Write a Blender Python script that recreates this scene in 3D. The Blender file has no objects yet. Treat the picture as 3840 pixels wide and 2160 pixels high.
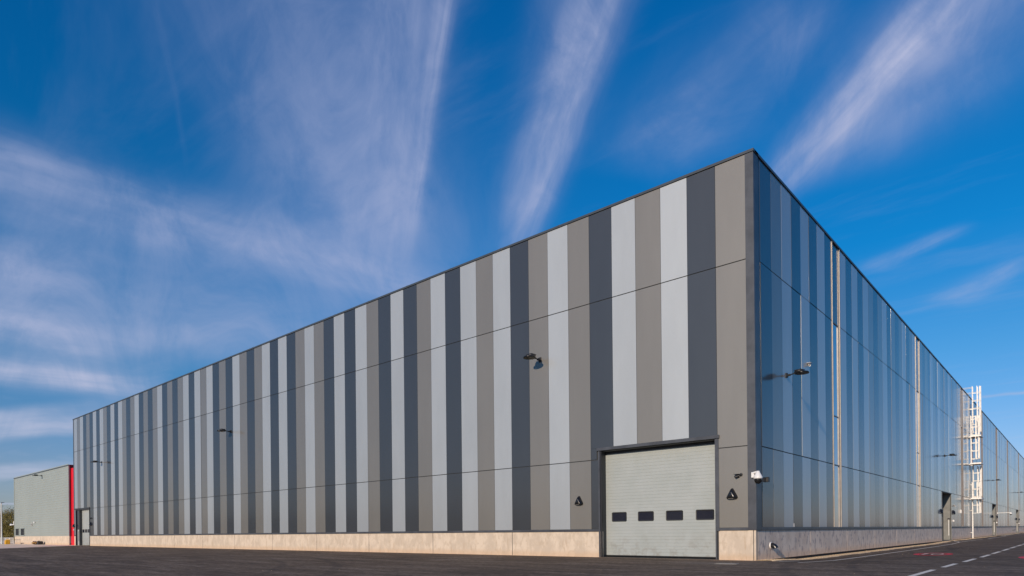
import bpy, bmesh, math, random
from mathutils import Vector, Matrix
random.seed(7)
S = bpy.context.scene
COL = S.collection
P = 1.15                     # width of one wall panel in metres; building figures below are in panel widths

# ------------------------------------------------------------------ camera
f_px = 2434.8
th = math.atan(.00967)
r0 = Vector((.7511, .6602, 0)).normalized()
fw = Vector((-r0.y, r0.x, 0))
upv = Vector((0, 0, 1))
R = r0*math.cos(th) - upv*math.sin(th)
U = upv*math.cos(th) + r0*math.sin(th)
Z0 = 20.62*P
camd = bpy.data.cameras.new('camera')
cam = bpy.data.objects.new('camera', camd)
COL.objects.link(cam)
m = Matrix((R, U, -fw)).transposed().to_4x4()
m.translation = Vector((.378*Z0, -.9991*Z0, 1.0*P))
cam.matrix_world = m
camd.sensor_width = 36.0
camd.lens = 36.0*f_px/3840.0
camd.shift_y = (1993.2-1080)/3840.0
camd.clip_start = .1
camd.clip_end = 6000
S.camera = cam

# ------------------------------------------------------------------ colour management
S.view_settings.view_transform = 'Standard'
S.view_settings.look = 'None'
S.view_settings.exposure = 0.0
S.view_settings.gamma = 1.0
S.view_settings.use_curve_mapping = False

# ------------------------------------------------------------------ sun
SUN = Vector((-.152, 1.0, -.318)).normalized()      # direction the light travels
sun_el = math.asin(-SUN.z)
sund = bpy.data.lights.new('sun', 'SUN')
sund.energy = 3.6
sund.angle = math.radians(.53)
sund.color = (1.0, .83, .66)
sun = bpy.data.objects.new('sun', sund)
COL.objects.link(sun)
sun.rotation_euler = SUN.to_track_quat('-Z', 'Y').to_euler()
sun.location = (20, -60, 40)

# ------------------------------------------------------------------ sky (Sky Texture + high cirrus on a cloud plane)
W = bpy.data.worlds.new('World')
S.world = W
W.use_nodes = True
wt = W.node_tree
wt.nodes.clear()


def N(t, typ, **k):
    n = t.nodes.new(typ)
    for a, b in k.items():
        setattr(n, a, b)
    return n


def setv(t, sock, v):
    if hasattr(v, 'is_output') or hasattr(v, 'links'):
        t.links.new(v, sock)
    else:
        sock.default_value = v


def M(t, op, *a, clamp=False):
    n = N(t, 'ShaderNodeMath', operation=op, use_clamp=clamp)
    for i, v in enumerate(a):
        setv(t, n.inputs[i], v)
    return n.outputs[0]


def VM(t, op, *a):
    n = N(t, 'ShaderNodeVectorMath', operation=op)
    for i, v in enumerate(a):
        if i == 1 and op == 'SCALE':
            setv(t, n.inputs['Scale'], v)
        else:
            setv(t, n.inputs[i], v)
    return n.outputs['Value'] if op in ('DOT_PRODUCT', 'LENGTH') else n.outputs[0]


def NOISE(t, vec, scale, detail=4, rough=.55, dist=0.0, out='Fac'):
    n = N(t, 'ShaderNodeTexNoise')
    if vec is not None:
        t.links.new(vec, n.inputs['Vector'])
    n.inputs['Scale'].default_value = scale
    n.inputs['Detail'].default_value = detail
    n.inputs['Roughness'].default_value = rough
    n.inputs['Distortion'].default_value = dist
    return n.outputs[out]


def SM(t, v, a, b, lo=0.0, hi=1.0):
    n = N(t, 'ShaderNodeMapRange', interpolation_type='SMOOTHSTEP')
    setv(t, n.inputs['Value'], v)
    setv(t, n.inputs['From Min'], a)
    setv(t, n.inputs['From Max'], b)
    n.inputs['To Min'].default_value = lo
    n.inputs['To Max'].default_value = hi
    return n.outputs[0]


def MIX(t, fac, a, b, blend='MIX'):
    n = N(t, 'ShaderNodeMix', data_type='RGBA', blend_type=blend)
    setv(t, n.inputs['Factor'], fac)
    setv(t, n.inputs[6], a if not isinstance(a, tuple) else (*a, 1))
    setv(t, n.inputs[7], b if not isinstance(b, tuple) else (*b, 1))
    return n.outputs[2]


def XYZ(t, x, y, z):
    n = N(t, 'ShaderNodeCombineXYZ')
    for i, v in enumerate((x, y, z)):
        setv(t, n.inputs[i], v)
    return n.outputs[0]


def SEP(t, v):
    n = N(t, 'ShaderNodeSeparateXYZ')
    t.links.new(v, n.inputs[0])
    return n.outputs


SKY_STR = .11
sky = N(wt, 'ShaderNodeTexSky', sky_type='NISHITA')
sky.sun_disc = False
sky.sun_elevation = sun_el
sky.sun_rotation = math.atan2(-SUN.x, -SUN.y)
sky.altitude = 60
sky.air_density = 1.0
sky.dust_density = .25
sky.ozone_density = 3.0
tc = N(wt, 'ShaderNodeTexCoord')
d0 = tc.outputs['Generated']
dz = SEP(wt, d0)[2]
# the photo's sky is a deep polarised blue: clear air overhead, milky towards the horizon
tint = N(wt, 'ShaderNodeValToRGB')
wt.links.new(dz, tint.inputs[0])
cr = tint.color_ramp
cr.elements[0].position = 0.0
cr.elements[0].color = (.64, .60, .80, 1)
cr.elements[1].position = .62
cr.elements[1].color = (.01, .75, 1.28, 1)
for ps, cc_ in ((.09, (.60, .68, .93, 1)), (.22, (.30, .73, 1.0, 1)), (.36, (.04, .74, 1.14, 1))):
    el_ = cr.elements.new(ps)
    el_.color = cc_
skycol = MIX(wt, 1.0, sky.outputs[0], tint.outputs[0], 'MULTIPLY')
# perturb the view direction a little so that the cloud edges wander
w1 = NOISE(wt, d0, 3.0, 5, .55, out='Color')
w1 = VM(wt, 'SCALE', VM(wt, 'SUBTRACT', w1, (.5, .5, .5)), .034)
w2 = NOISE(wt, d0, 9.0, 4, .55, out='Color')
w2 = VM(wt, 'SCALE', VM(wt, 'SUBTRACT', w2, (.5, .5, .5)), .008)
dd = VM(wt, 'ADD', VM(wt, 'ADD', d0, w1), w2)
ds = SEP(wt, dd)
zc = M(wt, 'MAXIMUM', ds[2], .012)
pp = XYZ(wt, M(wt, 'DIVIDE', ds[0], zc), M(wt, 'DIVIDE', ds[1], zc), 0.0)
# bands of cirrus on a horizontal cloud plane at unit height: ax, ay, bx, by, half widths (+ side a, b; - side a, b), strength
BANDS = [
 (-0.859,0.822,-1.720,1.444,0.0196,0.0249,0.0145,0.0163,0.50),
 (-0.906,0.780,-1.965,1.522,0.0894,0.1445,0.0387,0.0693,0.37),
 (-0.641,1.018,-1.473,1.726,0.0654,0.0719,0.0364,0.0448,0.72),
 (-0.155,1.455,-0.643,1.941,0.0708,0.0611,0.0584,0.0595,0.98),
 (-0.103,1.502,-0.541,1.940,0.0602,0.0609,0.1806,0.1340,0.36),
 (-1.061,0.574,-1.980,1.508,0.1334,0.2275,0.1530,0.2575,0.31),
 (-2.189,0.354,-2.103,1.177,0.2715,0.2373,0.1239,0.1724,0.50),
 (-2.112,1.084,-2.060,1.891,0.1784,0.1980,0.1553,0.1472,0.50),
 (-5.111,0.843,-4.710,1.744,0.3544,0.3936,0.3608,0.3905,1.0),
 (-7.353,1.209,-7.595,2.120,1.5977,1.3306,1.1532,1.1196,0.90),
 (-3.868,0.640,-3.964,1.303,0.4228,0.3047,0.3668,0.3637,0.66),
 (-0.593,2.783,-0.302,2.637,0.0551,0.0349,0.0529,0.0340,0.30),
 (-0.407,1.328,-0.893,1.584,0.0875,0.1548,0.0811,0.1386,0.24),
 (-0.431,3.403,-0.109,3.039,0.0786,0.0648,0.0739,0.0616,0.30),
 (-0.553,5.958,-0.05,5.970,0.050,0.056,0.050,0.056,0.55),
 (-1.306,0.484,-1.797,0.727,0.0060,0.0055,0.0060,0.0055,0.035),
 (-12.815,2.102,-13.426,3.741,1.9065,1.8992,1.6456,1.8230,0.72),
 (-26.281,4.571,-25.352,5.180,4.2140,3.2793,2.8815,2.4115,0.80),
 (-2.9,0.55,-3.5,1.9,0.75,0.9,0.75,0.9,0.46),
 (-1.35,0.95,-2.3,1.75,0.20,0.40,0.16,0.35,0.20),
 (-3.064,0.508,-3.132,0.812,0.1891,0.2120,0.1688,0.1868,0.35),
]
tuft = SM(wt, NOISE(wt, VM(wt, 'MULTIPLY', dd, (1, 1, .75)), 9.0, 8, .64, .8), .30, .70, .60, 1.26)
dens = None
for k, (ax, ay, bx, by, pa, pb, na, nb, wgt) in enumerate(BANDS):
    dx, dy = bx-ax, by-ay
    ln = math.hypot(dx, dy)
    tx, ty = dx/ln, dy/ln
    rel = VM(wt, 'SUBTRACT', pp, (ax, ay, 0))
    u = VM(wt, 'DOT_PRODUCT', rel, (tx/ln, ty/ln, 0))
    v = VM(wt, 'DOT_PRODUCT', rel, (-ty, tx, 0))
    uc = M(wt, 'MAXIMUM', M(wt, 'MINIMUM', u, 1.6), -.5)
    wp = M(wt, 'MULTIPLY_ADD', uc, pb-pa, pa)
    wn = M(wt, 'MULTIPLY_ADD', uc, nb-na, na)
    pos = M(wt, 'GREATER_THAN', v, 0.0)
    ww = M(wt, 'MAXIMUM', M(wt, 'ADD', M(wt, 'MULTIPLY', pos, wp), M(wt, 'MULTIPLY', M(wt, 'SUBTRACT', 1.0, pos), wn)), .002)
    vn = M(wt, 'DIVIDE', v, ww)
    prof = M(wt, 'EXPONENT', M(wt, 'MULTIPLY', M(wt, 'POWER', M(wt, 'ABSOLUTE', vn), 2.2), -.60))
    soft = .22 if k not in (0, 2, 3) else .28
    ends = M(wt, 'MULTIPLY', SM(wt, u, -.45 if k in (0, 1, 2, 3, 4, 5) else -.25, .1), SM(wt, u, 1.0+soft, .85-soft*.8))
    fil = NOISE(wt, XYZ(wt, M(wt, 'MULTIPLY', u, 1.5), M(wt, 'MULTIPLY', vn, .80), k*3.7), 1.6, 6, .52)
    fil = SM(wt, fil, .25, .75, .62, 1.12)
    fil = M(wt, 'MULTIPLY', fil, tuft)
    one = M(wt, 'MULTIPLY', M(wt, 'MULTIPLY', prof, ends), M(wt, 'MULTIPLY', fil, wgt*.84))
    inv = M(wt, 'SUBTRACT', 1.0, M(wt, 'MINIMUM', one, .98))
    dens = inv if dens is None else M(wt, 'MULTIPLY', dens, inv)
# faint veil everywhere, stretched along the wind
rot = N(wt, 'ShaderNodeMapping')
wt.links.new(pp, rot.inputs['Vector'])
rot.inputs['Rotation'].default_value = (0, 0, math.radians(38))
rot.inputs['Scale'].default_value = (.45, 1.9, 1)
veil = SM(wt, NOISE(wt, rot.outputs[0], 1.5, 7, .6, .4), .50, .82, 0.0, .15)
dens = M(wt, 'MULTIPLY', dens, M(wt, 'SUBTRACT', 1.0, veil))
dens = M(wt, 'SUBTRACT', 1.0, dens)
# cloud colour: lavender high up, greyer and lower towards the horizon
cl = MIX(wt, SM(wt, dz, .02, .35), (4.3, 4.75, 6.2), (3.9, 4.3, 6.2))
mixc = MIX(wt, dens, skycol, cl)
bg = N(wt, 'ShaderNodeBackground')
wt.links.new(mixc, bg.inputs['Color'])
bg.inputs['Strength'].default_value = SKY_STR
wo = N(wt, 'ShaderNodeOutputWorld')
wt.links.new(bg.outputs[0], wo.inputs['Surface'])

# ================================================================== materials


def mat(name, col, rough=.5, metal=0.0, spec=.5, noise=None, bump=None, stretch=None, var=.15, coat=0.0):
    """noise=(scale, detail); colour varies by +-var; bump=(scale, strength)"""
    mm = bpy.data.materials.new(name)
    mm.use_nodes = True
    t = mm.node_tree
    b = t.nodes['Principled BSDF']
    b.inputs['Base Color'].default_value = (*col, 1)
    b.inputs['Roughness'].default_value = rough
    b.inputs['Metallic'].default_value = metal
    b.inputs['Specular IOR Level'].default_value = spec
    b.inputs['Coat Weight'].default_value = coat
    tcn = N(t, 'ShaderNodeTexCoord')
    vec = tcn.outputs['Object']
    if stretch:
        mp = N(t, 'ShaderNodeMapping')
        t.links.new(vec, mp.inputs[0])
        mp.inputs['Scale'].default_value = stretch
        vec = mp.outputs[0]
    if noise:
        n = NOISE(t, vec, noise[0], noise[1], .6)
        c = MIX(t, SM(t, n, .3, .7), tuple(x*(1-var) for x in col), tuple(min(1, x*(1+var)) for x in col))
        t.links.new(c, b.inputs['Base Color'])
    if bump:
        n = NOISE(t, vec, bump[0], 3, .5)
        bp = N(t, 'ShaderNodeBump')
        bp.inputs['Strength'].default_value = bump[1]
        bp.inputs['Distance'].default_value = .02
        t.links.new(n, bp.inputs['Height'])
        t.links.new(bp.outputs[0], b.inputs['Normal'])
    return mm


METAL = .62


def panel_mat(name, col, rough):
    """coated steel panel: slight oil-canning, faint dust streaks"""
    mm = bpy.data.materials.new(name)
    mm.use_nodes = True
    t = mm.node_tree
    b = t.nodes['Principled BSDF']
    tcn = N(t, 'ShaderNodeTexCoord')
    geo = N(t, 'ShaderNodeNewGeometry')
    vec = tcn.outputs['Object']
    mp = N(t, 'ShaderNodeMapping')
    t.links.new(vec, mp.inputs[0])
    mp.inputs['Scale'].default_value = (1, 1, .22)
    n1 = NOISE(t, mp.outputs[0], .9, 5, .6)
    n2 = NOISE(t, vec, 26, 4, .65)
    f = M(t, 'ADD', M(t, 'MULTIPLY', n1, .75), M(t, 'MULTIPLY', n2, .25))
    # each panel came from its own coil: tiny tone shift per island
    rnd = M(t, 'MULTIPLY_ADD', geo.outputs['Random Per Island'], .24, -.12)
    f = M(t, 'ADD', f, rnd)
    c = MIX(t, SM(t, f, .3, .7), tuple(x*.955 for x in col), tuple(x*1.045 for x in col))
    t.links.new(c, b.inputs['Base Color'])
    n3 = NOISE(t, mp.outputs[0], 2.2, 4, .6)
    t.links.new(SM(t, n3, .3, .7, rough*.985, rough*1.015), b.inputs['Roughness'])
    b.inputs['Metallic'].default_value = METAL
    b.inputs['Coat Weight'].default_value = 1.0
    b.inputs['Coat Roughness'].default_value = .14
    b.inputs['Coat IOR'].default_value = 1.5
    mp2 = N(t, 'ShaderNodeMapping')
    t.links.new(vec, mp2.inputs[0])
    mp2.inputs['Scale'].default_value = (1, 1, .3)
    wob = NOISE(t, mp2.outputs[0], 1.1, 2, .5)
    bp = N(t, 'ShaderNodeBump')
    bp.inputs['Strength'].default_value = .05
    bp.inputs['Distance'].default_value = .02
    t.links.new(wob, bp.inputs['Height'])
    t.links.new(bp.outputs[0], b.inputs['Normal'])
    t.links.new(bp.outputs[0], b.inputs['Coat Normal'])
    return mm


def concrete(name, base, stain, dark_amt):
    mm = bpy.data.materials.new(name)
    mm.use_nodes = True
    t = mm.node_tree
    b = t.nodes['Principled BSDF']
    tcn = N(t, 'ShaderNodeTexCoord')
    geo = N(t, 'ShaderNodeNewGeometry')
    vec = tcn.outputs['Object']
    mp = N(t, 'ShaderNodeMapping')
    t.links.new(vec, mp.inputs[0])
    mp.inputs['Scale'].default_value = (1.0, 1.0, .6)
    a = NOISE(t, mp.outputs[0], 1.6, 6, .65)
    s2 = NOISE(t, mp.outputs[0], 4.5, 5, .6, .3)
    fine = NOISE(t, vec, 60, 4, .7)
    c = MIX(t, SM(t, a, .40, .60), tuple(x*.87 for x in base), tuple(min(1, x*1.08) for x in base))
    c = MIX(t, M(t, 'MULTIPLY', SM(t, s2, .52, .64), dark_amt), c, stain)
    # rusty/earthy splash band low down and a few runs
    z = SEP(t, vec)[2]
    low = M(t, 'MULTIPLY', SM(t, M(t, 'ADD', z, M(t, 'MULTIPLY', a, -.25)), .22, -.05), .5)
    c = MIX(t, low, c, (base[0]*.86, base[1]*.7, base[2]*.54))
    mp3 = N(t, 'ShaderNodeMapping')
    t.links.new(vec, mp3.inputs[0])
    mp3.inputs['Scale'].default_value = (6, 6, .9)
    run = NOISE(t, mp3.outputs[0], 1.1, 4, .55)
    c = MIX(t, M(t, 'MULTIPLY', SM(t, run, .60, .68), .30), c, (base[0]*.6, base[1]*.45, base[2]*.3))
    c = MIX(t, .5, c, MIX(t, fine, tuple(x*.86 for x in base), tuple(min(1, x*1.1) for x in base)), 'SOFT_LIGHT')
    c = MIX(t, M(t, 'MULTIPLY', geo.outputs['Random Per Island'], .16), c, tuple(x*.75 for x in base))
    t.links.new(c, b.inputs['Base Color'])
    b.inputs['Roughness'].default_value = .88
    b.inputs['Specular IOR Level'].default_value = .25
    bp = N(t, 'ShaderNodeBump')
    bp.inputs['Strength'].default_value = .25
    bp.inputs['Distance'].default_value = .01
    t.links.new(fine, bp.inputs['Height'])
    t.links.new(bp.outputs[0], b.inputs['Normal'])
    return mm


PL = panel_mat('light silver panel', (.435, .458, .466), .64)
PT = panel_mat('taupe panel', (.225, .213, .19), .64)
PD = panel_mat('slate panel', (.056, .0605, .067), .62)
M_trim = mat('grey flashing', (.066, .070, .080), .38, noise=(1.2, 4), var=.25, bump=(2, .1))
M_cap = mat('dark coping', (.060, .068, .075), .35, noise=(1.0, 3), var=.15)
M_joint = mat('dark joint backing', (.035, .037, .038), .6)  # dark grey backing seen through the panel joints
M_core = mat('backing', (.06, .06, .06), .9)
M_conc = concrete('front concrete', (.62, .53, .435), (.47, .39, .30), .5)
M_conc2 = concrete('side concrete', (.82, .67, .555), (.40, .35, .34), .95)  # base lightened in place of more sky light on this side; stains are dirt
M_foot = mat('shade dark foundation', (.05, .042, .036), .9, noise=(3, 3))  # colour darkened for the shaded gap under the side plinth; also backs plinth joints
M_door = None
M_black = mat('black glossy', (.012, .012, .013), .24, noise=(8, 2), var=.2)
M_blackm = mat('black matt', (.018, .018, .02), .45)
M_frame = mat('dark frame', (.055, .062, .07), .35, noise=(2, 2))
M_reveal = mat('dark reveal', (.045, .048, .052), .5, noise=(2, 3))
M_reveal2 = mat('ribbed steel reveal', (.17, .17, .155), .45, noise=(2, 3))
M_infill = mat('dark glazed infill', (.10, .12, .20), .12, metal=.85)
M_pane = mat('dark pane', (.012, .014, .018), .3, spec=.12)
M_dull = mat('dull brown frame', (.17, .14, .125), .5, noise=(2, 3))  # darker brown-grey frame for the glazed strips farther along the wall
M_alu = mat('mill aluminium', (.34, .31, .28), .45, metal=.3, noise=(3, 3), var=.08)
M_glass = mat('solar control glazing', (.42, .46, .50), .05, metal=.9)
M_glass2 = mat('door glazing', (.016, .018, .030), .07, spec=.5, bump=(2.5, .25))
M_galv = mat('galvanised steel', (.76, .73, .68), .42, metal=.1, noise=(12, 4), var=.12)
M_lens = mat('smoked lens', (.16, .15, .13), .3)
M_white = mat('white plastic', (.78, .76, .73), .3)
M_led = mat('led panel', (.16, .15, .09), .3, noise=(30, 2), var=.5)
M_red = mat('red cladding', (.72, .005, .016), .42, noise=(1, 3), var=.08)
M_maroon = mat('shaded red and tray maroon', (.10, .012, .022), .45, noise=(1, 3))  # red darkened for the return wall in shade; also the ladder tray colour
M_grcl = mat('grey green cladding', (.315, .35, .32), .45, noise=(.25, 2), var=.03)
M_redp = None


def door_mat():
    mm = bpy.data.materials.new('sage door skin')
    mm.use_nodes = True
    t = mm.node_tree
    b = t.nodes['Principled BSDF']
    v = N(t, 'ShaderNodeTexCoord').outputs['Object']
    n = NOISE(t, v, 1.3, 5, .6)
    n2 = NOISE(t, v, 90, 3, .6)
    c = MIX(t, SM(t, n, .3, .7), (.352, .380, .362), (.385, .41, .395))
    zz = SEP(t, v)[2]
    sc = NOISE(t, v, 3.5, 6, .65)
    c = MIX(t, M(t, 'MULTIPLY', M(t, 'MULTIPLY', SM(t, zz, 1.3, .0), SM(t, sc, .45, .62)), .45), c, (.22, .19, .15))
    t.links.new(c, b.inputs['Base Color'])
    b.inputs['Roughness'].default_value = .42
    bp = N(t, 'ShaderNodeBump')
    bp.inputs['Strength'].default_value = .12
    bp.inputs['Distance'].default_value = .004
    t.links.new(n2, bp.inputs['Height'])
    t.links.new(bp.outputs[0], b.inputs['Normal'])
    return mm


M_door = door_mat()


def asphalt():
    mm = bpy.data.materials.new('fresh asphalt')
    mm.use_nodes = True
    t = mm.node_tree
    b = t.nodes['Principled BSDF']
    v = N(t, 'ShaderNodeTexCoord').outputs['Object']
    big = NOISE(t, v, .10, 5, .6)
    mp = N(t, 'ShaderNodeMapping')
    t.links.new(v, mp.inputs[0])
    mp.inputs['Rotation'].default_value = (0, 0, math.radians(41))
    mp.inputs['Scale'].default_value = (.35, 2.4, 1)
    strk = NOISE(t, mp.outputs[0], .55, 6, .65, .3)
    grit = NOISE(t, v, 38, 4, .75)
    vor = N(t, 'ShaderNodeTexVoronoi')
    t.links.new(v, vor.inputs['Vector'])
    vor.inputs['Scale'].default_value = 45
    c = MIX(t, SM(t, big, .42, .58), (.132, .092, .060), (.172, .121, .082))
    c = MIX(t, M(t, 'MULTIPLY', SM(t, strk, .49, .60), .75), c, (.235, .178, .132))
    c = MIX(t, M(t, 'MULTIPLY', SM(t, strk, .50, .40), .6), c, (.078, .056, .041))
    patch = NOISE(t, mp.outputs[0], 2.6, 6, .7)
    c = MIX(t, M(t, 'MULTIPLY', SM(t, patch, .50, .60), .6), c, (.165, .130, .105))
    c = MIX(t, M(t, 'MULTIPLY', SM(t, patch, .49, .40), .6), c, (.062, .047, .038))
    speck = NOISE(t, v, 5.5, 7, .75)
    c = MIX(t, SM(t, speck, .40, .60), MIX(t, 1.0, c, (.70, .70, .70), 'MULTIPLY'), MIX(t, 1.0, c, (1.32, 1.30, 1.28), 'MULTIPLY'))
    c = MIX(t, SM(t, grit, .35, .65), MIX(t, 1.0, c, (.62, .62, .62), 'MULTIPLY'), MIX(t, 1.0, c, (1.48, 1.44, 1.4), 'MULTIPLY'))
    def arc(cx, cy, R_, w_, amt, c, colr):
        dl = VM(t, 'LENGTH', VM(t, 'MULTIPLY', VM(t, 'SUBTRACT', v, (cx, cy, 0)), (1, 1, 0)))
        off = M(t, 'ABSOLUTE', M(t, 'SUBTRACT', dl, M(t, 'MULTIPLY_ADD', big, .5, R_)))
        return MIX(t, M(t, 'MULTIPLY', M(t, 'MULTIPLY', SM(t, off, w_, w_*.3), SM(t, patch, .42, .56)), amt), c, colr)
    for (cx, cy, R_) in ((-30, -40, 33), (-30, -40, 34.9), (14, -42, 31), (14, -42, 32.9), (-60, 10, 62), (-60, 10, 63.9), (30, 5, 27), (30, 5, 28.8), (40, 20, 36), (40, 20, 37.8)):
        c = arc(cx, cy, R_, .22, .55, c, (.06, .046, .038))
    vs_ = SEP(t, v)
    sand = M(t, 'MULTIPLY', SM(t, M(t, 'ADD', vs_[1], M(t, 'MULTIPLY', M(t, 'SUBTRACT', grit, .5), .5)), -.30, -.04), M(t, 'LESS_THAN', vs_[0], .3))
    sand = M(t, 'MULTIPLY', sand, M(t, 'LESS_THAN', vs_[1], .05))
    c = MIX(t, M(t, 'MULTIPLY', sand, .85), c, (.50, .33, .20))
    # dried mud / dust carried out of the doorway and along the wall
    def dust(cx, cy, rx, ry, amt, c):
        q = VM(t, 'MULTIPLY', VM(t, 'SUBTRACT', v, (cx, cy, 0)), (1/rx, 1/ry, 0))
        dl = VM(t, 'LENGTH', q)
        dn = M(t, 'ADD', dl, M(t, 'MULTIPLY', M(t, 'SUBTRACT', strk, .5), 2.2))
        return MIX(t, M(t, 'MULTIPLY', SM(t, dn, 1.0, .1), amt), c, (.20, .165, .135))
    c = dust(-.6, -2.4, 2.4, 1.4, .55, c)
    c = dust(1.5, 44, 2.0, 10, .5, c)
    c = dust(1.5, 90, 2.2, 14, .4, c)
    t.links.new(c, b.inputs['Base Color'])
    t.links.new(SM(t, grit, .3, .7, .78, .95), b.inputs['Roughness'])
    b.inputs['Specular IOR Level'].default_value = .22
    bp = N(t, 'ShaderNodeBump')
    bp.inputs['Strength'].default_value = .55
    bp.inputs['Distance'].default_value = .012
    t.links.new(vor.outputs['Distance'], bp.inputs['Height'])
    t.links.new(bp.outputs[0], b.inputs['Normal'])
    return mm


M_asph = asphalt()
M_apron = mat('concrete apron', (.86, .66, .50), .9, noise=(.4, 6), var=.14, bump=(20, .2))
M_earth = mat('rough grass and earth', (.10, .095, .05), .95, noise=(.05, 6), var=.35)
M_gravel = mat('sandy gravel', (.80, .55, .32), .9, noise=(14, 4), var=.35, bump=(18, 1.0))
M_wpaint = mat('white road paint', (.90, .78, .64), .7, noise=(9, 5), var=.10)
M_rpaint = mat('red road paint', (.85, .035, .05), .7, noise=(9, 5), var=.15)
M_yel = mat('yellow plastic', (.70, .38, .02), .45)
M_wood = mat('pale timber', (.55, .33, .08), .7, noise=(9, 3), var=.3)
M_wood2 = mat('brown timber', (.13, .05, .03), .8, noise=(9, 3), var=.4)
M_lid = mat('steel cover', (.30, .27, .23), .6, noise=(15, 4), var=.3)
M_bark = mat('bark', (.11, .085, .06), .9, noise=(6, 4), var=.3)
M_orange = mat('orange label', (.75, .20, .04), .5)


def leaf_mat(name, c1, c2):
    mm = bpy.data.materials.new(name)
    mm.use_nodes = True
    t = mm.node_tree
    b = t.nodes['Principled BSDF']
    geo = N(t, 'ShaderNodeNewGeometry')
    v = N(t, 'ShaderNodeTexCoord').outputs['Object']
    n = NOISE(t, v, .8, 3, .6)
    f = M(t, 'ADD', M(t, 'MULTIPLY', geo.outputs['Random Per Island'], .6), M(t, 'MULTIPLY', n, .5))
    t.links.new(MIX(t, f, c1, c2), b.inputs['Base Color'])
    b.inputs['Roughness'].default_value = .6
    b.inputs['Specular IOR Level'].default_value = .3
    return mm


M_leafA = leaf_mat('autumn foliage', (.085, .095, .022), (.30, .225, .055))
M_leafB = leaf_mat('dark foliage', (.03, .04, .014), (.085, .08, .03))

# ================================================================== mesh helpers


class MB:
    """collects simple solids; build() makes one mesh object"""
    def __init__(s):
        s.v = []; s.f = []; s.mi = []; s.sm = []

    def _add(s, vs, fs, mi, smooth=False):
        o = len(s.v)
        s.v += [tuple(x) for x in vs]
        for q in fs:
            s.f.append(tuple(o+i for i in q)); s.mi.append(mi); s.sm.append(smooth)

    def box(s, x0, x1, y0, y1, z0, z1, mi=0):
        if x0 > x1: x0, x1 = x1, x0
        if y0 > y1: y0, y1 = y1, y0
        if z0 > z1: z0, z1 = z1, z0
        vs = [(x0,y0,z0),(x1,y0,z0),(x1,y1,z0),(x0,y1,z0),(x0,y0,z1),(x1,y0,z1),(x1,y1,z1),(x0,y1,z1)]
        s._add(vs, [(0,3,2,1),(4,5,6,7),(0,1,5,4),(1,2,6,5),(2,3,7,6),(3,0,4,7)], mi)

    def cyl(s, a, b, r1, r2=None, n=16, mi=0, caps=True, smooth=True):
        a = Vector(a); b = Vector(b); r2 = r1 if r2 is None else r2
        ax = (b-a).normalized()
        t = Vector((0,0,1)) if abs(ax.z) < .9 else Vector((1,0,0))
        e1 = ax.cross(t).normalized(); e2 = ax.cross(e1)
        vs = []
        for c, r in ((a, r1), (b, r2)):
            for i in range(n):
                w = 2*math.pi*i/n
                vs.append(c + e1*math.cos(w)*r + e2*math.sin(w)*r)
        s._add(vs, [(i, (i+1) % n, n+(i+1) % n, n+i) for i in range(n)], mi, smooth)
        if caps:
            s._add(vs[:n], [tuple(range(n))[::-1]], mi)
            s._add(vs[n:], [tuple(range(n))], mi)

    def tube(s, pts, r, n=8, mi=0):
        for a, b in zip(pts[:-1], pts[1:]):
            s.cyl(a, b, r, n=n, mi=mi)

    def revolve(s, prof, c, n=20, mi=0, axis='Z'):
        """prof: (radius, height) list"""
        vs = []
        for (r, h) in prof:
            for i in range(n):
                w = 2*math.pi*i/n
                if axis == 'Z': vs.append((c[0]+r*math.cos(w), c[1]+r*math.sin(w), c[2]+h))
                else: vs.append((c[0]+h, c[1]+r*math.cos(w), c[2]+r*math.sin(w)))
        fs = []
        for k in range(len(prof)-1):
            for i in range(n):
                fs.append((k*n+i, k*n+(i+1) % n, (k+1)*n+(i+1) % n, (k+1)*n+i))
        s._add(vs, fs, mi, True)

    def poly(s, pts, mi=0):
        s._add(pts, [tuple(range(len(pts)))], mi)

    def build(s, name, mats, parent=None, fix=True, bevel=0):
        me = bpy.data.meshes.new(name)
        me.from_pydata(s.v, [], s.f)
        if not isinstance(mats, (list, tuple)): mats = [mats]
        for q in mats: me.materials.append(q)
        me.polygons.foreach_set('material_index', s.mi)
        me.polygons.foreach_set('use_smooth', s.sm)
        if fix:
            bm = bmesh.new(); bm.from_mesh(me)
            bmesh.ops.remove_doubles(bm, verts=[v for v in bm.verts], dist=1e-6) if fix == 'merge' else None
            bmesh.ops.recalc_face_normals(bm, faces=bm.faces[:])
            bm.to_mesh(me); bm.free()
        me.update()
        o = bpy.data.objects.new(name, me)
        COL.objects.link(o)
        if parent is not None: o.parent = parent
        if bevel:
            b = o.modifiers.new('bevel', 'BEVEL'); b.width = bevel; b.segments = 2; b.limit_method = 'ANGLE'
        return o


def tag(o, label=None, cat=None, group=None, kind=None):
    if label: o['label'] = label
    if cat: o['category'] = cat
    if group: o['group'] = group
    if kind: o['kind'] = kind
    return o


def empty(name, loc=(0, 0, 0), rz=0.0, **k):
    o = bpy.data.objects.new(name, None)
    o.empty_display_size = .3
    o.location = loc
    o.rotation_euler = (0, 0, rz)
    COL.objects.link(o)
    return tag(o, **k)


def copy_tree(o, parent=None):
    c = o.copy()
    COL.objects.link(c)
    c.parent = parent
    for ch in list(o.children): copy_tree(ch, c)
    return c


class LM(MB):
    """front (left-hand) wall frame: t along the wall away from the corner, o outwards, z up; in panel widths"""
    def b(s, t0, t1, o0, o1, z0, z1, mi=0): s.box(-t0*P, -t1*P, -o0*P, -o1*P, z0*P, z1*P, mi)


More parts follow.
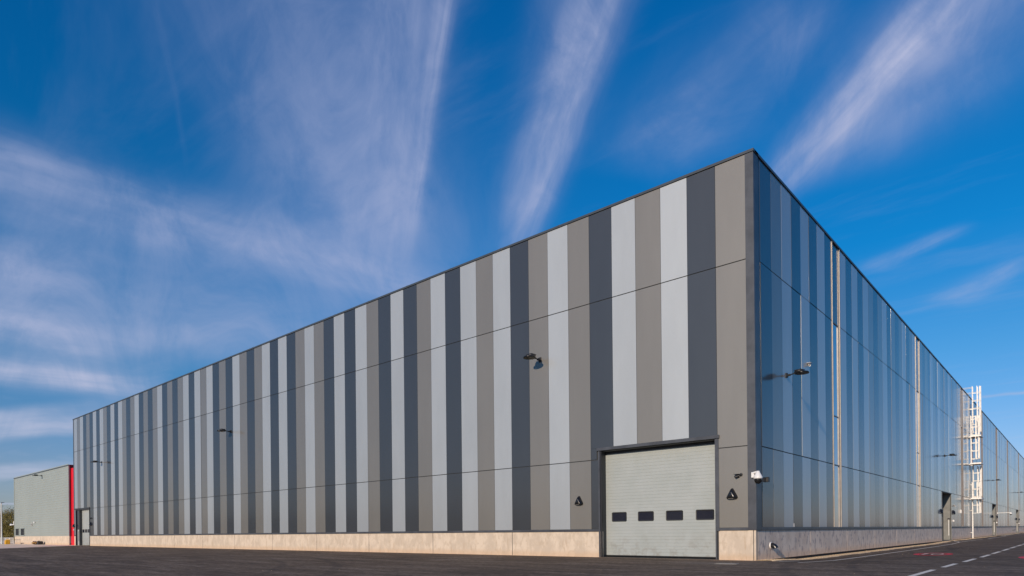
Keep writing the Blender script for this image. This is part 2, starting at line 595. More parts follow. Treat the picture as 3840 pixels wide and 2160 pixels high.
class RM(MB):
    """side (right-hand) wall frame: s along the wall away from the corner, o outwards, z up; in panel widths"""
    def b(s, s0, s1, o0, o1, z0, z1, mi=0): s.box(o0*P, o1*P, s0*P, s1*P, z0*P, z1*P, mi)


# ================================================================== ground
def sstep(x, a, b):
    x = min(1, max(0, (x-a)/(b-a))); return x*x*(3-2*x)


def gz(x, y):
    """ground level in metres: a shallow dip along the side wall (x, y in panel widths)"""
    f = sstep(y, .2, 4.0)*(1-.55*sstep(y, 30, 37))
    g = 1-sstep(x, .55, 1.9)
    if x < -.35: g = 0
    return -.10*P*f*g


g = MB()
g.poly([(-3000, -3000, -.35), (3000, -3000, -.35), (3000, 3000, -.35), (-3000, 3000, -.35)])
tag(g.build('ground', M_earth, fix=False), kind='structure')

xs = [-200, -150, -110, -90, -75, -60, -45, -30, -20, -12, -8, -5, -3, -2, -1, -.4, -.3] + [-.1+.15*i for i in range(20)] + [3.2, 4, 5, 6, 8, 10, 14, 20, 30, 50, 80]
ys = [-70, -50, -35, -25, -20, -16, -12, -9, -7, -5, -4, -3, -2, -1, 0] + [.4*i for i in range(1, 14)] + [6+1.5*i for i in range(30)] + [55, 60, 70, 80, 90, 100, 115, 130, 150, 175, 200, 240]
a = MB()
nv = []
for y in ys:
    for x in xs:
        nv.append((x*P, y*P, gz(x, y)))
nx = len(xs)
fs = []
for j in range(len(ys)-1):
    for i in range(nx-1):
        fs.append((j*nx+i, j*nx+i+1, (j+1)*nx+i+1, (j+1)*nx+i))
a._add(nv, fs, 0, True)
tag(a.build('asphalt_yard', M_asph, fix=False), kind='structure')

ap = MB()
ap.poly([(x*P, y*P, .005) for x, y in [(-67.1, .25), (-69.08, -.41), (-59.64, -8.2), (-44, -21), (-150, -60), (-190, -20), (-190, 30), (-67.1, 30)]])
tag(ap.build('concrete_apron', M_apron, fix=False), kind='structure')

# gravel strip at the foot of the side wall: a low irregular heap with loose stones
gr = MB()
segs = 620
prev = None
vs = []; fs = []
random.seed(3)
for i in range(segs+1):
    y = -.08+125.0*(i/segs)**1.6
    wob = .05*math.sin(y*1.3)+.04*math.sin(y*3.7+1)+random.uniform(-.025, .025)
    gap = 1.0
    for (a0, a1) in ((36.0, 43.5), (71.2, 80), (107, 116)):
        if a0 < y < a1: gap = .35
    wdt = (.44+wob)*gap
    g0 = gz(.25, y)/P
    row = [(-.02, g0+.004), (.10, g0+.012+random.uniform(0, .012)), (.10+wdt*.45, g0+.018+random.uniform(0, .016)), (.10+wdt*.85, g0+.012+random.uniform(0, .01)), (.12+wdt, gz(.12+wdt, y)/P-.004)]
    for (xx, zz) in row: vs.append((xx*P, y*P, zz*P))
    if i:
        for k in range(4):
            q = (i-1)*5+k
            fs.append((q, q+1, q+6, q+5))
gr._add(vs, fs, 0, False)
for i in range(2600):
    y = 60*random.random()**1.8
    x = .12+random.random()*.38
    z = gz(x, y)/P+.018
    s_ = random.uniform(.008, .022)
    c = Vector((x*P, y*P, z*P))
    pts = [c+Vector((random.uniform(-1, 1), random.uniform(-1, 1), random.uniform(-.6, 1)))*s_*P for _ in range(4)]
    gr._add(pts, [(0, 1, 2), (0, 2, 3), (0, 3, 1), (1, 3, 2)], 0)
tag(gr.build('gravel_strip', M_gravel, fix=False), label='sandy gravel strip along the foot of the side wall', kind='stuff')


# ------------------------------------------------------------------ road markings (sheets a few mm above the asphalt)
def ribbon(mb, pts, w, z=.007, mi=0, sub=6):
    """pts in panel widths; w full width"""
    P2 = []
    for (a0, b0), (a1, b1) in zip(pts[:-1], pts[1:]):
        for k in range(sub):
            t_ = k/sub
            P2.append((a0+(a1-a0)*t_, b0+(b1-b0)*t_))
    P2.append(pts[-1])
    vs = []
    for i, (x, y) in enumerate(P2):
        x0, y0 = P2[max(0, i-1)]; x1, y1 = P2[min(len(P2)-1, i+1)]
        dx, dy = x1-x0, y1-y0; l = math.hypot(dx, dy) or 1
        nx_, ny_ = -dy/l*w/2, dx/l*w/2
        for sg in (1, -1):
            X, Y = x+nx_*sg, y+ny_*sg
            vs.append((X*P, Y*P, gz(X, Y)+z))
    mb._add(vs, [(2*i, 2*i+1, 2*i+3, 2*i+2) for i in range(len(P2)-1)], mi)


e = MB()
ribbon(e, [(1.52, -.75), (1.75, .1), (1.98, 1.2), (2.03, 2.6), (2.06, 4.5), (2.07, 8), (2.08, 11.6), (2.06, 18), (2.0, 25), (1.86, 28), (1.62, 31.5), (1.2, 34.5), (.62, 37.5), (.35, 39.6)], .085)
ribbon(e, [(1.62, 31.5), (1.55, 36), (1.60, 41), (1.75, 43.5)], .10)
ribbon(e, [(1.86, 46.2), (1.78, 52), (1.72, 60), (1.55, 67), (1.1, 72.5), (.6, 76), (.35, 78)], .10)
ribbon(e, [(1.5, 68), (1.3, 76), (1.25, 82)], .12)
ribbon(e, [(1.35, 88), (1.45, 100), (1.45, 120), (1.45, 150)], .14)
ribbon(e, [(.78, -.25), (1.02, .05), (1.22, .32)], .13)
ribbon(e, [(.9, 2.7), (1.12, 3.3)], .07)
ribbon(e, [(1.0, 8.3), (1.3, 9.7)], .07)
tag(e.build('edge_line', M_wpaint, fix=False), kind='structure')
c = MB()
y = -5.6-3.72
k = 0
dash = [(-9.3, -6.6), (-5.3, -2.57), (-1.37, .72), (1.9, 4.3), (5.6, 8.1), (9.2, 12.0), (13.2, 16.2)]
while dash[-1][0] < 150:
    dash.append((dash[-1][0]+4.0, dash[-1][1]+4.05))
for (y0, y1) in dash:
    xc = 5.14+.14*sstep(y0, -5, 6)
    ribbon(c, [(xc, y0), (xc+.01, y1)], .125, sub=3)
tag(c.build('lane_dashes', M_wpaint, fix=False), kind='structure')


def ring(mb, cx, cy, rx, ry, w, mi, z=.007, n=40):
    vs = []
    for i in range(n):
        an = 2*math.pi*i/n
        for rr in (1, 0):
            X = cx+(rx-w*(1-rr))*math.cos(an); Y = cy+(ry-w*2.2*(1-rr))*math.sin(an)
            vs.append((X*P, Y*P, gz(X, Y)+z))
    mb._add(vs, [(2*i, 2*i+1, (2*i+3) % (2*n), (2*i+2) % (2*n)) for i in range(n)], mi)


for (cx, cy) in ((3.60, 7.95), (6.82, 6.1)):
    rd = MB()
    ring(rd, cx, cy, .60, 1.36, .17, 0)
    # the figures read 1 0 for traffic: '1' then '0' left to right
    ribbon(rd, [(cx-.26, cy-.62), (cx-.26, cy+.62)], .085, z=.009, mi=1, sub=2)
    ribbon(rd, [(cx-.26, cy+.60), (cx-.36, cy+.36)], .07, z=.011, mi=1, sub=2)
    ring(rd, cx+.13, cy, .19, .66, .062, 1, z=.009, n=28)
    tag(rd.build('speed_roundel', [M_rpaint, M_wpaint], fix=False), kind='structure')

# ================================================================== warehouse
wh = empty('warehouse', (0, 0, 0), label='large striped grey industrial warehouse filling the middle of the view', cat='warehouse')
ZJ1, ZJ2, ZB, ZT = 3.675, 9.645, 1.06, 12.975
OF = .018       # outer face of cladding
seqL = ('L T L D T D L D L T D L D L T D T L D T D T L D T D T L D L T L D T D L T D T L D L D T L T D L D '
        'L T D L D T L D L T L D T L T D L T L D T').split()
seqL = seqL[::-1]       # index 0 = beside the corner
assert len(seqL) == 70, len(seqL)
mi_of = {'L': 0, 'T': 1, 'D': 2}
wL = LM()
GAP = .006


def pan(mb, a0, a1, z0, z1, key, jit=0.0):
    mb.b(a0+GAP, a1-GAP, -.05, OF+jit, z0, z1, mi_of[key])


random.seed(11)
for i, kx in enumerate(seqL):
    a0 = .234+i*1.0032; a1 = a0+1.0032
    j = lambda: random.uniform(0, .003)
    # lower tier
    if i in (1, 2, 3, 4) or i >= 66 or i == 65:
        pass
    elif i == 5:
        pan(wL, 5.92, a1, ZB, ZJ1-.016, kx)
    else:
        pan(wL, a0, a1, ZB, ZJ1-.016, kx, j())
    # middle tier
    if i in (1, 2, 3, 4): pan(wL, a0, a1, 4.125, ZJ2-.016, kx, j())
    elif i == 5:
        pan(wL, a0, a1, 4.125, ZJ2-.016, kx)
        pan(wL, 5.985, a1, ZJ1+.016, 4.118, kx)
    elif i == 0:
        pan(wL, a0, a1, ZJ1+.016, ZJ2-.016, kx)
    elif i >= 66 or i == 65: pan(wL, a0, a1, 3.80, ZJ2-.016, kx, j())
    else: pan(wL, a0, a1, ZJ1+.016, ZJ2-.016, kx, j())
    pan(wL, a0, a1, ZJ2+.016, ZT, kx, j())
# piece of lower panel between small doorway and its neighbour
pan(wL, 65.55, 66.43, ZB, ZJ1-.016, 'D') if False else None
wL.build('cladding', [PL, PT, PD], wh)
# backing with openings
bk = LM()
for (t0, t1, z0, z1) in ((0, 1.28, 0, 12.9), (5.86, 65.74, 0, 12.9), (70.45, 70.7, 0, 12.9), (1.28, 5.86, 4.05, 12.9), (65.74, 70.45, 3.72, 12.9)):
    bk.b(t0+.02, t1-.0, -.045, -.012, z0, z1)
bk.b(.05, 70.68, -.50, -.55, 0, 12.9)
bk.build('backing_wall', M_joint, wh)

# side wall: bays between the glazed strips
STR = [(8.55, 9.70), (26.62, 27.88), (46.55, 47.75), (61.4, 62.6), (76.7, 77.9), (92.0, 93.2), (112.8, 114.0), (133, 134.2)]
DOORS = [(36.3, 40.7), (71.7, 75.9), (107.4, 111.8), (142, 146)]
seqR0 = list('DTLDLDLD')
seqR1 = list('LDLDLTDTLDTDTLDTL')
wR = RM()
random.seed(5)
edges = [.535]+[x for ab in STR for x in ab]+[160.0]
joints_bright = []
for bi in range(0, len(edges), 2):
    e0, e1 = edges[bi], edges[bi+1]
    n = max(1, round((e1-e0)/1.0))
    seq = seqR0 if bi == 0 else (seqR1 if bi == 2 else None)
    for i in range(n):
        a0 = e0+(e1-e0)*i/n; a1 = e0+(e1-e0)*(i+1)/n
        if seq and i < len(seq): kx = seq[i]; prevk = kx
        else:
            kx = random.choice([q for q in 'LTD' if q != prevk]); prevk = kx
        cut = [dd_ for dd_ in DOORS if a1 > dd_[0] and a0 < dd_[1]]
        if cut:
            d0_, d1_ = cut[0]
            if a0 < d0_-.02: pan(wR, a0, d0_, ZB, ZJ1-.016, kx)
            if a1 > d1_+.02: pan(wR, d1_, a1, ZB, ZJ1-.016, kx)
        else:
            pan(wR, a0, a1, ZB, ZJ1-.016, kx, random.choice((0, 0, .003, .006)))
        pan(wR, a0, a1, ZJ1+.016, ZJ2-.016, kx, random.choice((0, .003, .007, .010, .012)))
        pan(wR, a0, a1, ZJ2+.016, ZT, kx, random.choice((0, 0, .002, .008)))
wR.build('cladding', [PL, PT, PD], wh)
bk = RM()
cuts = sorted([(s0, s1, ZB, ZJ2) for s0, s1 in STR]+[(s0, s1, 0, ZJ1) for s0, s1 in DOORS])
cur = .02
for s0, s1, z0, z1 in cuts:
    bk.b(cur, s0, -.045, -.012, 0, 12.9)
    bk.b(s0, s1, -.045, -.012, z1, 12.9)
    if z0 > 0: bk.b(s0, s1, -.045, -.012, 0, z0)
    cur = s1
bk.b(cur, 160, -.045, -.012, 0, 12.9)
bk.b(.6, 160, -.55, -.60, 0, 12.9)
bk.build('backing_wall', M_joint, wh)

# corner and end flashings, base drip flashing, door flashings
tr = LM()
tr.b(-.030, .236, -.06, .030, ZB-.09, 12.98)
tr.b(70.47, 70.72, -.06, .030, ZB-.09, 12.98)
tr.b(.24, 1.19, -.03, .032, .965, ZB-.004)
tr.b(1.19, 1.285, -.06, .036, .95, 4.0)
tr.b(5.93, 65.70, -.03, .032, .965, ZB-.004)
tr.b(40.28, 40.33, -.03, .024, ZB, 12.97)
tr.build('flashing', M_trim, wh, bevel=.004)
tr = RM()
tr.b(.032/1, .38, .0, .032, ZB-.09, 12.98)
tr.b(.38, .52, .0, .014, ZB-.09, 12.98)
cur = .4
for s0, s1 in DOORS+[(160, 161)]:
    tr.b(cur, s0-.02, .0, .034, .965, ZB-.004)
    cur = s1+.02
tr.build('flashing', M_trim, wh, bevel=.004)
# coping
cp = LM(); cp.b(-.055, 70.76, -.35, .055, 12.99, 13.075)
for k_ in range(23): cp.b(3.1*k_+1.4, 3.1*k_+1.5, .055, .060, 12.985, 13.08)
cp.build('coping', M_cap, wh, bevel=.004)
cp = RM(); cp.b(.06, 160, -.35, .055, 12.988, 13.073)
cp.build('coping', M_cap, wh, bevel=.006)
rf = MB(); rf.box(-70.5*P, -.3*P, .5*P, 159.8*P, 12.4*P, 12.7*P)
rf.build('roof', M_cap, wh)
# end walls out of sight
ew = MB(); ew.box(-70.6*P, -70.4*P, .6*P, 159.8*P, 0, 12.9*P); ew.box(-70.6*P, -.2*P, 159.4*P, 159.8*P, 0, 12.9*P)
ew.build('end_wall', M_grcl, wh)

# plinths, cast in lengths with open joints
plm = LM()
def pieces(mb, a, b_, cutlist, off, z0, z1):
    cs = [a]+[q for q in cutlist if a < q < b_]+[b_]
    for q0, q1 in zip(cs[:-1], cs[1:]):
        pc = type(mb)(); pc.b(q0+.014, q1-.014, -.16, off, z0, z1)
        pc.build('plinth', M_conc if isinstance(mb, LM) else M_conc2, wh)
pieces(plm, 0.075, 1.24, [], .0, -.05, .972)
plm.b(-.0, .066, -.16, .0, -.05, .972); plm.build('plinth', M_conc, wh)
pieces(plm, 5.83, 65.72, [10.3, 15.3, 20.3, 25.25, 30.25, 35.3, 40.3, 45.3, 50.3, 55.3, 60.35], .0, -.05, .972)
pieces(plm, 70.2, 70.72, [], .0, -.05, .972)
plm = RM()
cuts = [5.5, 10.62, 15.7, 20.75, 25.8, 31.0]+[41+5.1*i for i in range(24)]
cur = .165
for s0, s1 in DOORS:
    pieces(plm, cur, s0, cuts, .0, .0, .955); cur = s1
pieces(plm, cur, 160, cuts, .0, .0, .955)
ft = RM(); ft.b(.17, 160, -.3, -.05, -.3, .0-.001)
ft.build('foundation', M_foot, wh)
ft = LM(); ft.b(.08, 1.2, -.155, -.03, -.3, .95); ft.b(5.85, 65.7, -.155, -.03, -.3, .95)
ft.build('plinth_core', M_foot, wh)

# glazed strips in the side wall
first = None
for (s0, s1) in STR[:7]:
    q = RM()
    w_ = s1-s0
    q.b(0, .05, -.05, .046, 1.06, 12.96)                # near post
    q.b(.05, .075, -.09, -.004, 1.06, 12.96, 1)
    q.b(w_-.20, w_-.13, -.10, .004, 1.06, 12.96)         # far jamb facing the sun
    q.b(w_-.04, w_-.0, -.05, .040, 1.06, 12.96)
    q.b(w_-.13, w_-.04, -.10, -.02, 1.06, 12.96, 1)
    q.b(.075, w_-.20, -.10, .0, ZJ2-.02, ZJ2+.02, 1)
    q.b(.075, w_-.20, -.10, .0, ZJ1-.02, ZJ1+.02, 1)
    q.b(.075, w_-.20, -.10, -.01, 5.72, 5.76, 1)
    q.b(.0, w_, -.10, .0, 1.0, 1.06, 1)
    fr = q.build('window_frame', [M_alu if s0 < 40 else M_dull, M_frame], wh)
    fr.location = (0, s0*P, 0)
    fr.name = 'glazed_strip'
    q = RM(); q.b(.075, w_-.20, -.12, -.030, 1.06, ZJ2-.02)
    gl = q.build('glass', M_glass, fr)
    q = RM(); q.b(.075, w_-.20, -.12, -.008, ZJ2+.02, 12.96)
    q.build('infill_panel', PD, fr)

# personnel doorways in the side wall: deep reveals
for (s0, s1) in DOORS[:3]:
    q = RM(); w_ = s1-s0; D = .50
    q.b(0, -.10, -.02, .034, .0, ZJ1)                     # near jamb trim
    q.b(0, w_+.0, -D-.05, -D, 0, ZJ1, 1)                  # back of recess
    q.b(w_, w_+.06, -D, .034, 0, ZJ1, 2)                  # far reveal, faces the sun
    q.b(-.03, 0, -D, -.02, 0, ZJ1, 1)
    q.b(-.1, w_+.06, -D, .036, ZJ1-.05, ZJ1+.015, 1)
    q.b(0, w_, -D, .01, -.06, .012, 1)
    dr = q.build('door', [M_trim, M_reveal, M_reveal2], wh)
    dr.location = (0, s0*P, 0)
    q = RM(); q.b(.5, 1.6, -D, -D+.04, .03, 2.05); q.b(1.75, 2.0, -D, -D+.05, .03, 3.4)
    q.build('door_leaf', M_door, dr)
    q = RM(); q.b(w_-.03, w_-.001, -.17, -.13, .35, 1.62)
    q.build('pull_bar', M_white, dr)
    q = RM(); q.b(w_-.09, w_-.001, -.22, -.06, 1.62, 1.74)
    q.build('door_closer', M_blackm, dr)

# ------------------------------------------------------------------ big sectional loading door
D = .38


def slatted(mb, t0, t1, z0, z1, d, pitch, mi=0, seam=.006, depth=.006):
    """horizontal micro-rib skin facing the front, with shallow grooves"""
    n = int((z1-z0)/pitch+.5); pitch = (z1-z0)/n
    prof = []
    for i in range(n):
        a_ = z0+i*pitch
        prof += [(d, a_+seam), (d, a_+pitch-seam), (d-depth, a_+pitch-seam*.4), (d-depth, a_+pitch+seam*.4)]
    prof[-1] = (d, z1); prof[-2] = (d, z1)
    vs = []
    for (o_, z_) in prof:
        vs += [(-t0*P, -o_*P, z_*P), (-t1*P, -o_*P, z_*P)]
    mb._add(vs, [(2*i, 2*i+1, 2*i+3, 2*i+2) for i in range(len(prof)-1)], mi)


ld = LM()
slatted(ld, 1.33, 5.853, .075, 3.92, -D, .118, depth=.006, seam=.006)
ld.b(1.33, 5.853, -D-.06, -D-.012, .07, 3.94)
ld.b(1.33, 5.853, -D-.06, -D+.006, .045, .073, 1)
door = ld.build('loading_door', [M_door, M_blackm], wh, fix=False)


def door_window(t0, t1, z0, z1, dep, parent, rad=.05):
    """rounded window in a black rubber frame"""
    cx_, cz_ = (t0+t1)/2, (z0+z1)/2
    hw, hh = abs(t1-t0)/2, abs(z1-z0)/2

    def outline(inset, r):
        pts = []
        w_, h_ = hw-inset, hh-inset
        for qx, qz, a0_ in ((1, 1, 0), (-1, 1, 90), (-1, -1, 180), (1, -1, 270)):
            for k_ in range(5):
                an = math.radians(a0_+k_*22.5)
                pts.append((cx_+qx*(w_-r)+r*math.cos(an), cz_+qz*(h_-r)+r*math.sin(an)))
        return pts
    A = outline(0, rad); B_ = outline(.012, rad*.8); C_ = outline(.042, rad*.5)
    mb = MB()
    n = len(A)
    vs = [(-x*P, -(dep+.001)*P, z*P) for x, z in A]+[(-x*P, -(dep+.028)*P, z*P) for x, z in B_]+[(-x*P, -(dep+.022)*P, z*P) for x, z in C_]+[(-x*P, -(dep+.012)*P, z*P) for x, z in C_]
    fs_ = []
    for L_ in range(3):
        for i in range(n):
            fs_.append((L_*n+i, L_*n+(i+1) % n, (L_+1)*n+(i+1) % n, (L_+1)*n+i))
    mb._add(vs, fs_, 0, False)
    mb._add(vs[3*n:], [tuple(range(n))], 1)
    return mb.build('window', [M_blackm, M_glass2], parent, fix=False)


for (a_, b2) in ((4.953, 5.599), (3.825, 4.480), (2.683, 3.346), (1.544, 2.212)):
    door_window(a_, b2, 1.328, 1.690, -D, door)
q = LM(); q.b(1.36, 1.49, -D, -D+.012, .115, .155)
q.build('maker_label', M_orange, door)
# reveals, guides, lintel
q = LM()
q.b(5.853, 5.90, -D-.05, -.03, -.02, 4.01)
q.b(5.80, 5.853, -.035, .005, .0, 4.0, 1)
q.b(5.86, 5.925, -.10, .030, .0, 4.0, 2)
q.b(1.285, 1.33, -D-.05, .022, -.02, 4.01, 2)
q.b(1.285, 5.9, -D-.05, -D+.05, 3.90, 4.01)
q.b(1.3, 5.9, -D-.05, -.02, 3.985, 4.06)
q.b(1.3, 5.86, -D-.03, -.02, -.03, .012, 1)
q.build('door_frame', [M_reveal, M_blackm, M_trim], wh)
q = LM(); q.b(1.163, 3.52, -.03, .075, 4.005, 4.118); q.b(3.527, 5.975, -.03, .073, 4.006, 4.117)
q.build('lintel', M_trim, wh, bevel=.005)

# ------------------------------------------------------------------ small doorway at the far end
q = LM(); d = .22
slatted(q, 65.78, 68.87, .03, 3.60, -d, .16, depth=.006)
q.b(65.78, 68.87, -d-.05, -d-.012, .03, 3.6)
sd = q.build('loading_door', M_door, wh, fix=False)
for (a_, b2) in ((68.18, 68.72), (67.33, 67.95), (66.62, 67.12)):
    door_window(a_, b2, 1.30, 1.64, -d, sd, rad=.02)
q = LM()
q.b(68.87, 69.0, -d, .03, 0, 3.7)
q.b(70.16, 70.25, -d-.1, .02, 0, 3.62)
q.b(65.70, 65.78, -d, .036, 0, 3.7)
q.b(65.66, 70.5, -.03, .06, 3.68, 3.79)
q.b(65.7, 70.3, -d-.1, -.02, 3.60, 3.69)
q.b(68.95, 70.2, -.16, -.10, 0, 3.6)
q.build('door_frame', M_reveal, wh)
q = LM(); q.b(70.25, 70.47, -.03, .02, ZB, 3.67)
q.build('door_infill', PL, wh)
q = LM(); q.b(69.02, 70.08, -.10, -.06, 1.72, 3.55)
q.build('overpanel_glass', M_glass2, wh)
q = LM(); q.b(69.06, 69.78, -.10, -.05, .02, 1.62); q.b(69.42, 69.50, -.05, -.035, .42, 1.45, 1)
q.build('door', [M_door, M_blackm], wh)

# ================================================================== wall mounted things
FACE_L = -math.pi/2      # local +X turned to -Y
FACE_R = 0.0


def make_floodlight():
    r_ = empty('floodlight')
    p = MB(); p.box(0, .05, -.07, .07, -.11, .11); p.box(.05, .20, -.05, .05, -.05, .035)
    p.build('wall_plate', M_blackm, r_, bevel=.005)
    p = MB(); p.cyl((.15, 0, -.01), (.46, 0, .015), .026, n=10); p.cyl((.44, -.05, .01), (.44, .05, .01), .05, n=12)
    p.build('arm', M_blackm, r_)
    h = MB()
    h.revolve([(.0, .02), (.26, .02), (.295, .0), (.30, -.035), (.29, -.05), (.27, -.05)], (.78, 0, -.015), n=32)
    hd = h.build('lamp_head', M_black, r_)
    h = MB()
    h.revolve([(.0, .115), (.15, .112), (.205, .095), (.215, .05), (.20, .02)], (.66, 0, .0), n=24)
    for k_ in range(7): h.box(.50+k_*.05, .515+k_*.05, -.17, .17, .10, .128)
    h.build('driver_housing', M_blackm, r_)
    h = MB()
    for k_ in range(4):
        a0_ = math.radians(45*0+90*k_+8); a1_ = math.radians(90*k_+82)
        pts = [(.78+.05*math.cos((a0_+a1_)/2), .05*math.sin((a0_+a1_)/2), -.068)]
        for m_ in range(7):
            an = a0_+(a1_-a0_)*m_/6
            pts.append((.78+.25*math.cos(an), .25*math.sin(an), -.068))
        h.poly(pts)
    h.build('led_panel', M_led, hd, fix=False)
    h = MB(); h.cyl((.78, 0, -.05), (.78, 0, -.064), .27, n=28)
    h.build('bezel', M_blackm, hd)
    return r_


fl0 = make_floodlight()
fl_spots = [
    ((-8.68*P, -.02*P, 7.95*P), FACE_L, 'black floodlight on the striped front wall nearest the loading door'),
    ((-35.65*P, -.02*P, 7.98*P), FACE_L, 'black floodlight halfway along the striped front wall'),
    ((-61.87*P, -.02*P, 7.93*P), FACE_L, 'black floodlight near the far left end of the striped front wall'),
    ((-84.78*P, .44*P, 8.15*P), FACE_L, 'black floodlight high on the ribbed grey green building'),
    ((.02*P, 2.89*P, 6.38*P), FACE_R-.25, 'black floodlight on the blue shaded side wall nearest the corner'),
    ((.02*P, 37.68*P, 6.39*P), FACE_R-.25, 'black floodlight on the side wall just before the caged ladder'),
    ((.02*P, 72.56*P, 6.38*P), FACE_R-.25, 'first small floodlight beyond the caged ladder on the side wall'),
    ((.02*P, 110.5*P, 6.45*P), FACE_R-.25, 'farthest small floodlight on the side wall at the right edge'),
]
for i, (loc, rz, lab) in enumerate(fl_spots):
    o = fl0 if i == 0 else copy_tree(fl0)
    o.location = loc; o.rotation_euler = (0, 0, rz)
    if rz != FACE_L: o.scale = (.88, .88, .88)
    tag(o, lab, 'floodlight', 'floodlights on bracket arms along the walls')


def make_bulkhead():
    r_ = empty('bulkhead_light')
    # rounded triangular shell, apex up; local +X out of the wall
    def tri(s_, n=27):
        pts = []
        cor = [(0, .21), (-.19, -.13), (.19, -.13)]
        rad = .055
        for k_, (cy_, cz_) in enumerate(cor):
            mid = math.radians((90, 210, 330)[k_])
            for j_ in range(9):
                an = mid+math.radians(-60+120*j_/8)
                pts.append(((cy_*.78+rad*math.cos(an))*s_, (cz_*.78+rad*math.sin(an))*s_))
        return pts
    lay = [(0, 1.05), (.03, 1.05), (.07, 1.0), (.11, .90), (.15, .74), (.172, .58)]
    mb = MB(); n = 27; vs = []
    for x_, s_ in lay:
        for (yy, zz) in tri(s_):
            vs.append((x_, yy, zz-.05*(x_/.18)))
    fs_ = []
    for L_ in range(len(lay)-1):
        for i in range(n):
            fs_.append((L_*n+i, L_*n+(i+1) % n, (L_+1)*n+(i+1) % n, (L_+1)*n+i))
    fs_.append(tuple((len(lay)-1)*n+i for i in range(n)))
    mb._add(vs, fs_, 0, True)
    mb.build('shell', M_black, r_)
    l = MB(); l.box(.05, .155, -.10, .10, -.172, -.15)
    l.build('lens', M_lens, r_, bevel=.006)
    return r_


bh0 = make_bulkhead()
bh = [
    ((-6.82*P, -.02*P, 2.15*P), FACE_L, 1.0, 'black triangular wall light to the left of the big loading door'),
    ((-.75*P, -.02*P, 2.14*P), FACE_L, 1.0, 'black triangular wall light between the big loading door and the corner'),
    ((-65.25*P, -.03*P, 2.12*P), FACE_L, 1.0, 'black wall light just right of the small far doorway'),
    ((-70.60*P, -.04*P, 2.02*P), FACE_L, 1.0, 'black wall light beside the red column'),
    ((.02*P, 35.6*P, 2.15*P), FACE_R, 1.0, 'black wall light left of the first side doorway'),
    ((.03*P, 41.6*P, 2.17*P), FACE_R, 1.0, 'black wall light right of the first side doorway'),
    ((.03*P, 71.1*P, 2.18*P), FACE_R, 1.0, 'black wall light left of the second side doorway'),
    ((.03*P, 76.35*P, 2.2*P), FACE_R, 1.0, 'black wall light right of the second side doorway'),
    ((.03*P, 107.0*P, 2.17*P), FACE_R, 1.0, 'black wall light left of the farthest side doorway'),
    ((.03*P, 112.3*P, 2.17*P), FACE_R, 1.0, 'black wall light right of the farthest side doorway'),
]
for i, (loc, rz, sc_, lab) in enumerate(bh):
    o = bh0 if i == 0 else copy_tree(bh0)
    o.location = loc; o.rotation_euler = (0, 0, rz)
    tag(o, lab, 'wall light', 'black triangular wall lights beside the doorways')

# cables under the far wall lights
for (y_, z_) in ((35.75, 1.9), (71.2, 1.9), (76.45, 1.5)):
    pass

# dome camera on the corner
cm = empty('dome_camera', (-.03*P, -.03*P, 2.72*P), label='white dome camera with black bubble bracketed on the warehouse corner', cat='security camera')
q = MB(); q.box(-.075, .03, -.09, .0, -.10, .10)
q.build('bracket', M_white, cm, bevel=.01)
q = MB(); q.cyl((.0, -.06, .07), (.17, -.11, .10), .042, n=14); q.cyl((.02, -.06, -.06), (.16, -.11, .04), .035, n=12)
q.build('arm', M_white, cm)
q = MB(); q.revolve([(.0, .155), (.05, .15), (.075, .08), (.11, .02), (.155, -.07), (.158, -.12), (.15, -.13)], (.19, -.12, -.02), n=28)
q.build('housing', M_white, cm)
q = MB(); q.revolve([(.13, -.125), (.135, -.19), (.118, -.25), (.075, -.30), (.0, -.32)], (.19, -.12, -.02), n=28)
q.build('dome', M_black, cm)
q = MB(); q.box(0, .10, 0, .16, -.09, .09); q.box(.02, .12, -.02, .01, .05, .08)
tag(q.build('junction_box', M_blackm, bevel=.008), 'small black junction box on the side wall behind the dome camera', 'junction box').location = (.03*P, .80*P, 2.62*P)


def bullet(name, loc, rz, matl, L_, r_, **k):
    o = empty(name, loc, rz, **k)
    q = MB(); q.cyl((0, 0, 0), (.03, 0, 0), r_*1.3, n=14); q.cyl((.02, 0, 0), (.12, .0, -.02), r_*.5, n=8)
    q.build('mount', matl, o)
    q = MB(); q.cyl((.06, -.06, -.04), (.12, -.06-L_, -.09), r_, n=14); q.cyl((.12, -.06-L_, -.09), (.122, -.062-L_, -.092), r_*.9, n=14, mi=1)
    q.box(.05-r_, .13+r_, -.1-L_, -.03, -.03+r_, -.02+r_)
    q.build('camera_body', [matl, M_blackm], o)
    return o


bullet('bullet_camera', (-.45*P, -.02*P, 2.76*P), FACE_L, M_blackm, .13, .045, label='small black bullet camera above the triangular light by the corner', cat='security camera', group='small bullet cameras on the walls')
bullet('bullet_camera', (.02*P, 5.34*P, 7.22*P), FACE_R, M_white, .14, .05, label='small white bullet camera above the floodlight on the side wall', cat='security camera', group='small bullet cameras on the walls')
bullet('bullet_camera', (-65.1*P, -.02*P, 2.72*P), FACE_L, M_blackm, .13, .045, label='tiny dark camera above the light right of the small far doorway', cat='security camera', group='small bullet cameras on the walls')
bullet('bullet_camera', (.02*P, 42.2*P, 2.75*P), FACE_R, M_white, .13, .05, label='small camera above the light right of the first side doorway', cat='security camera', group='small bullet cameras on the walls')

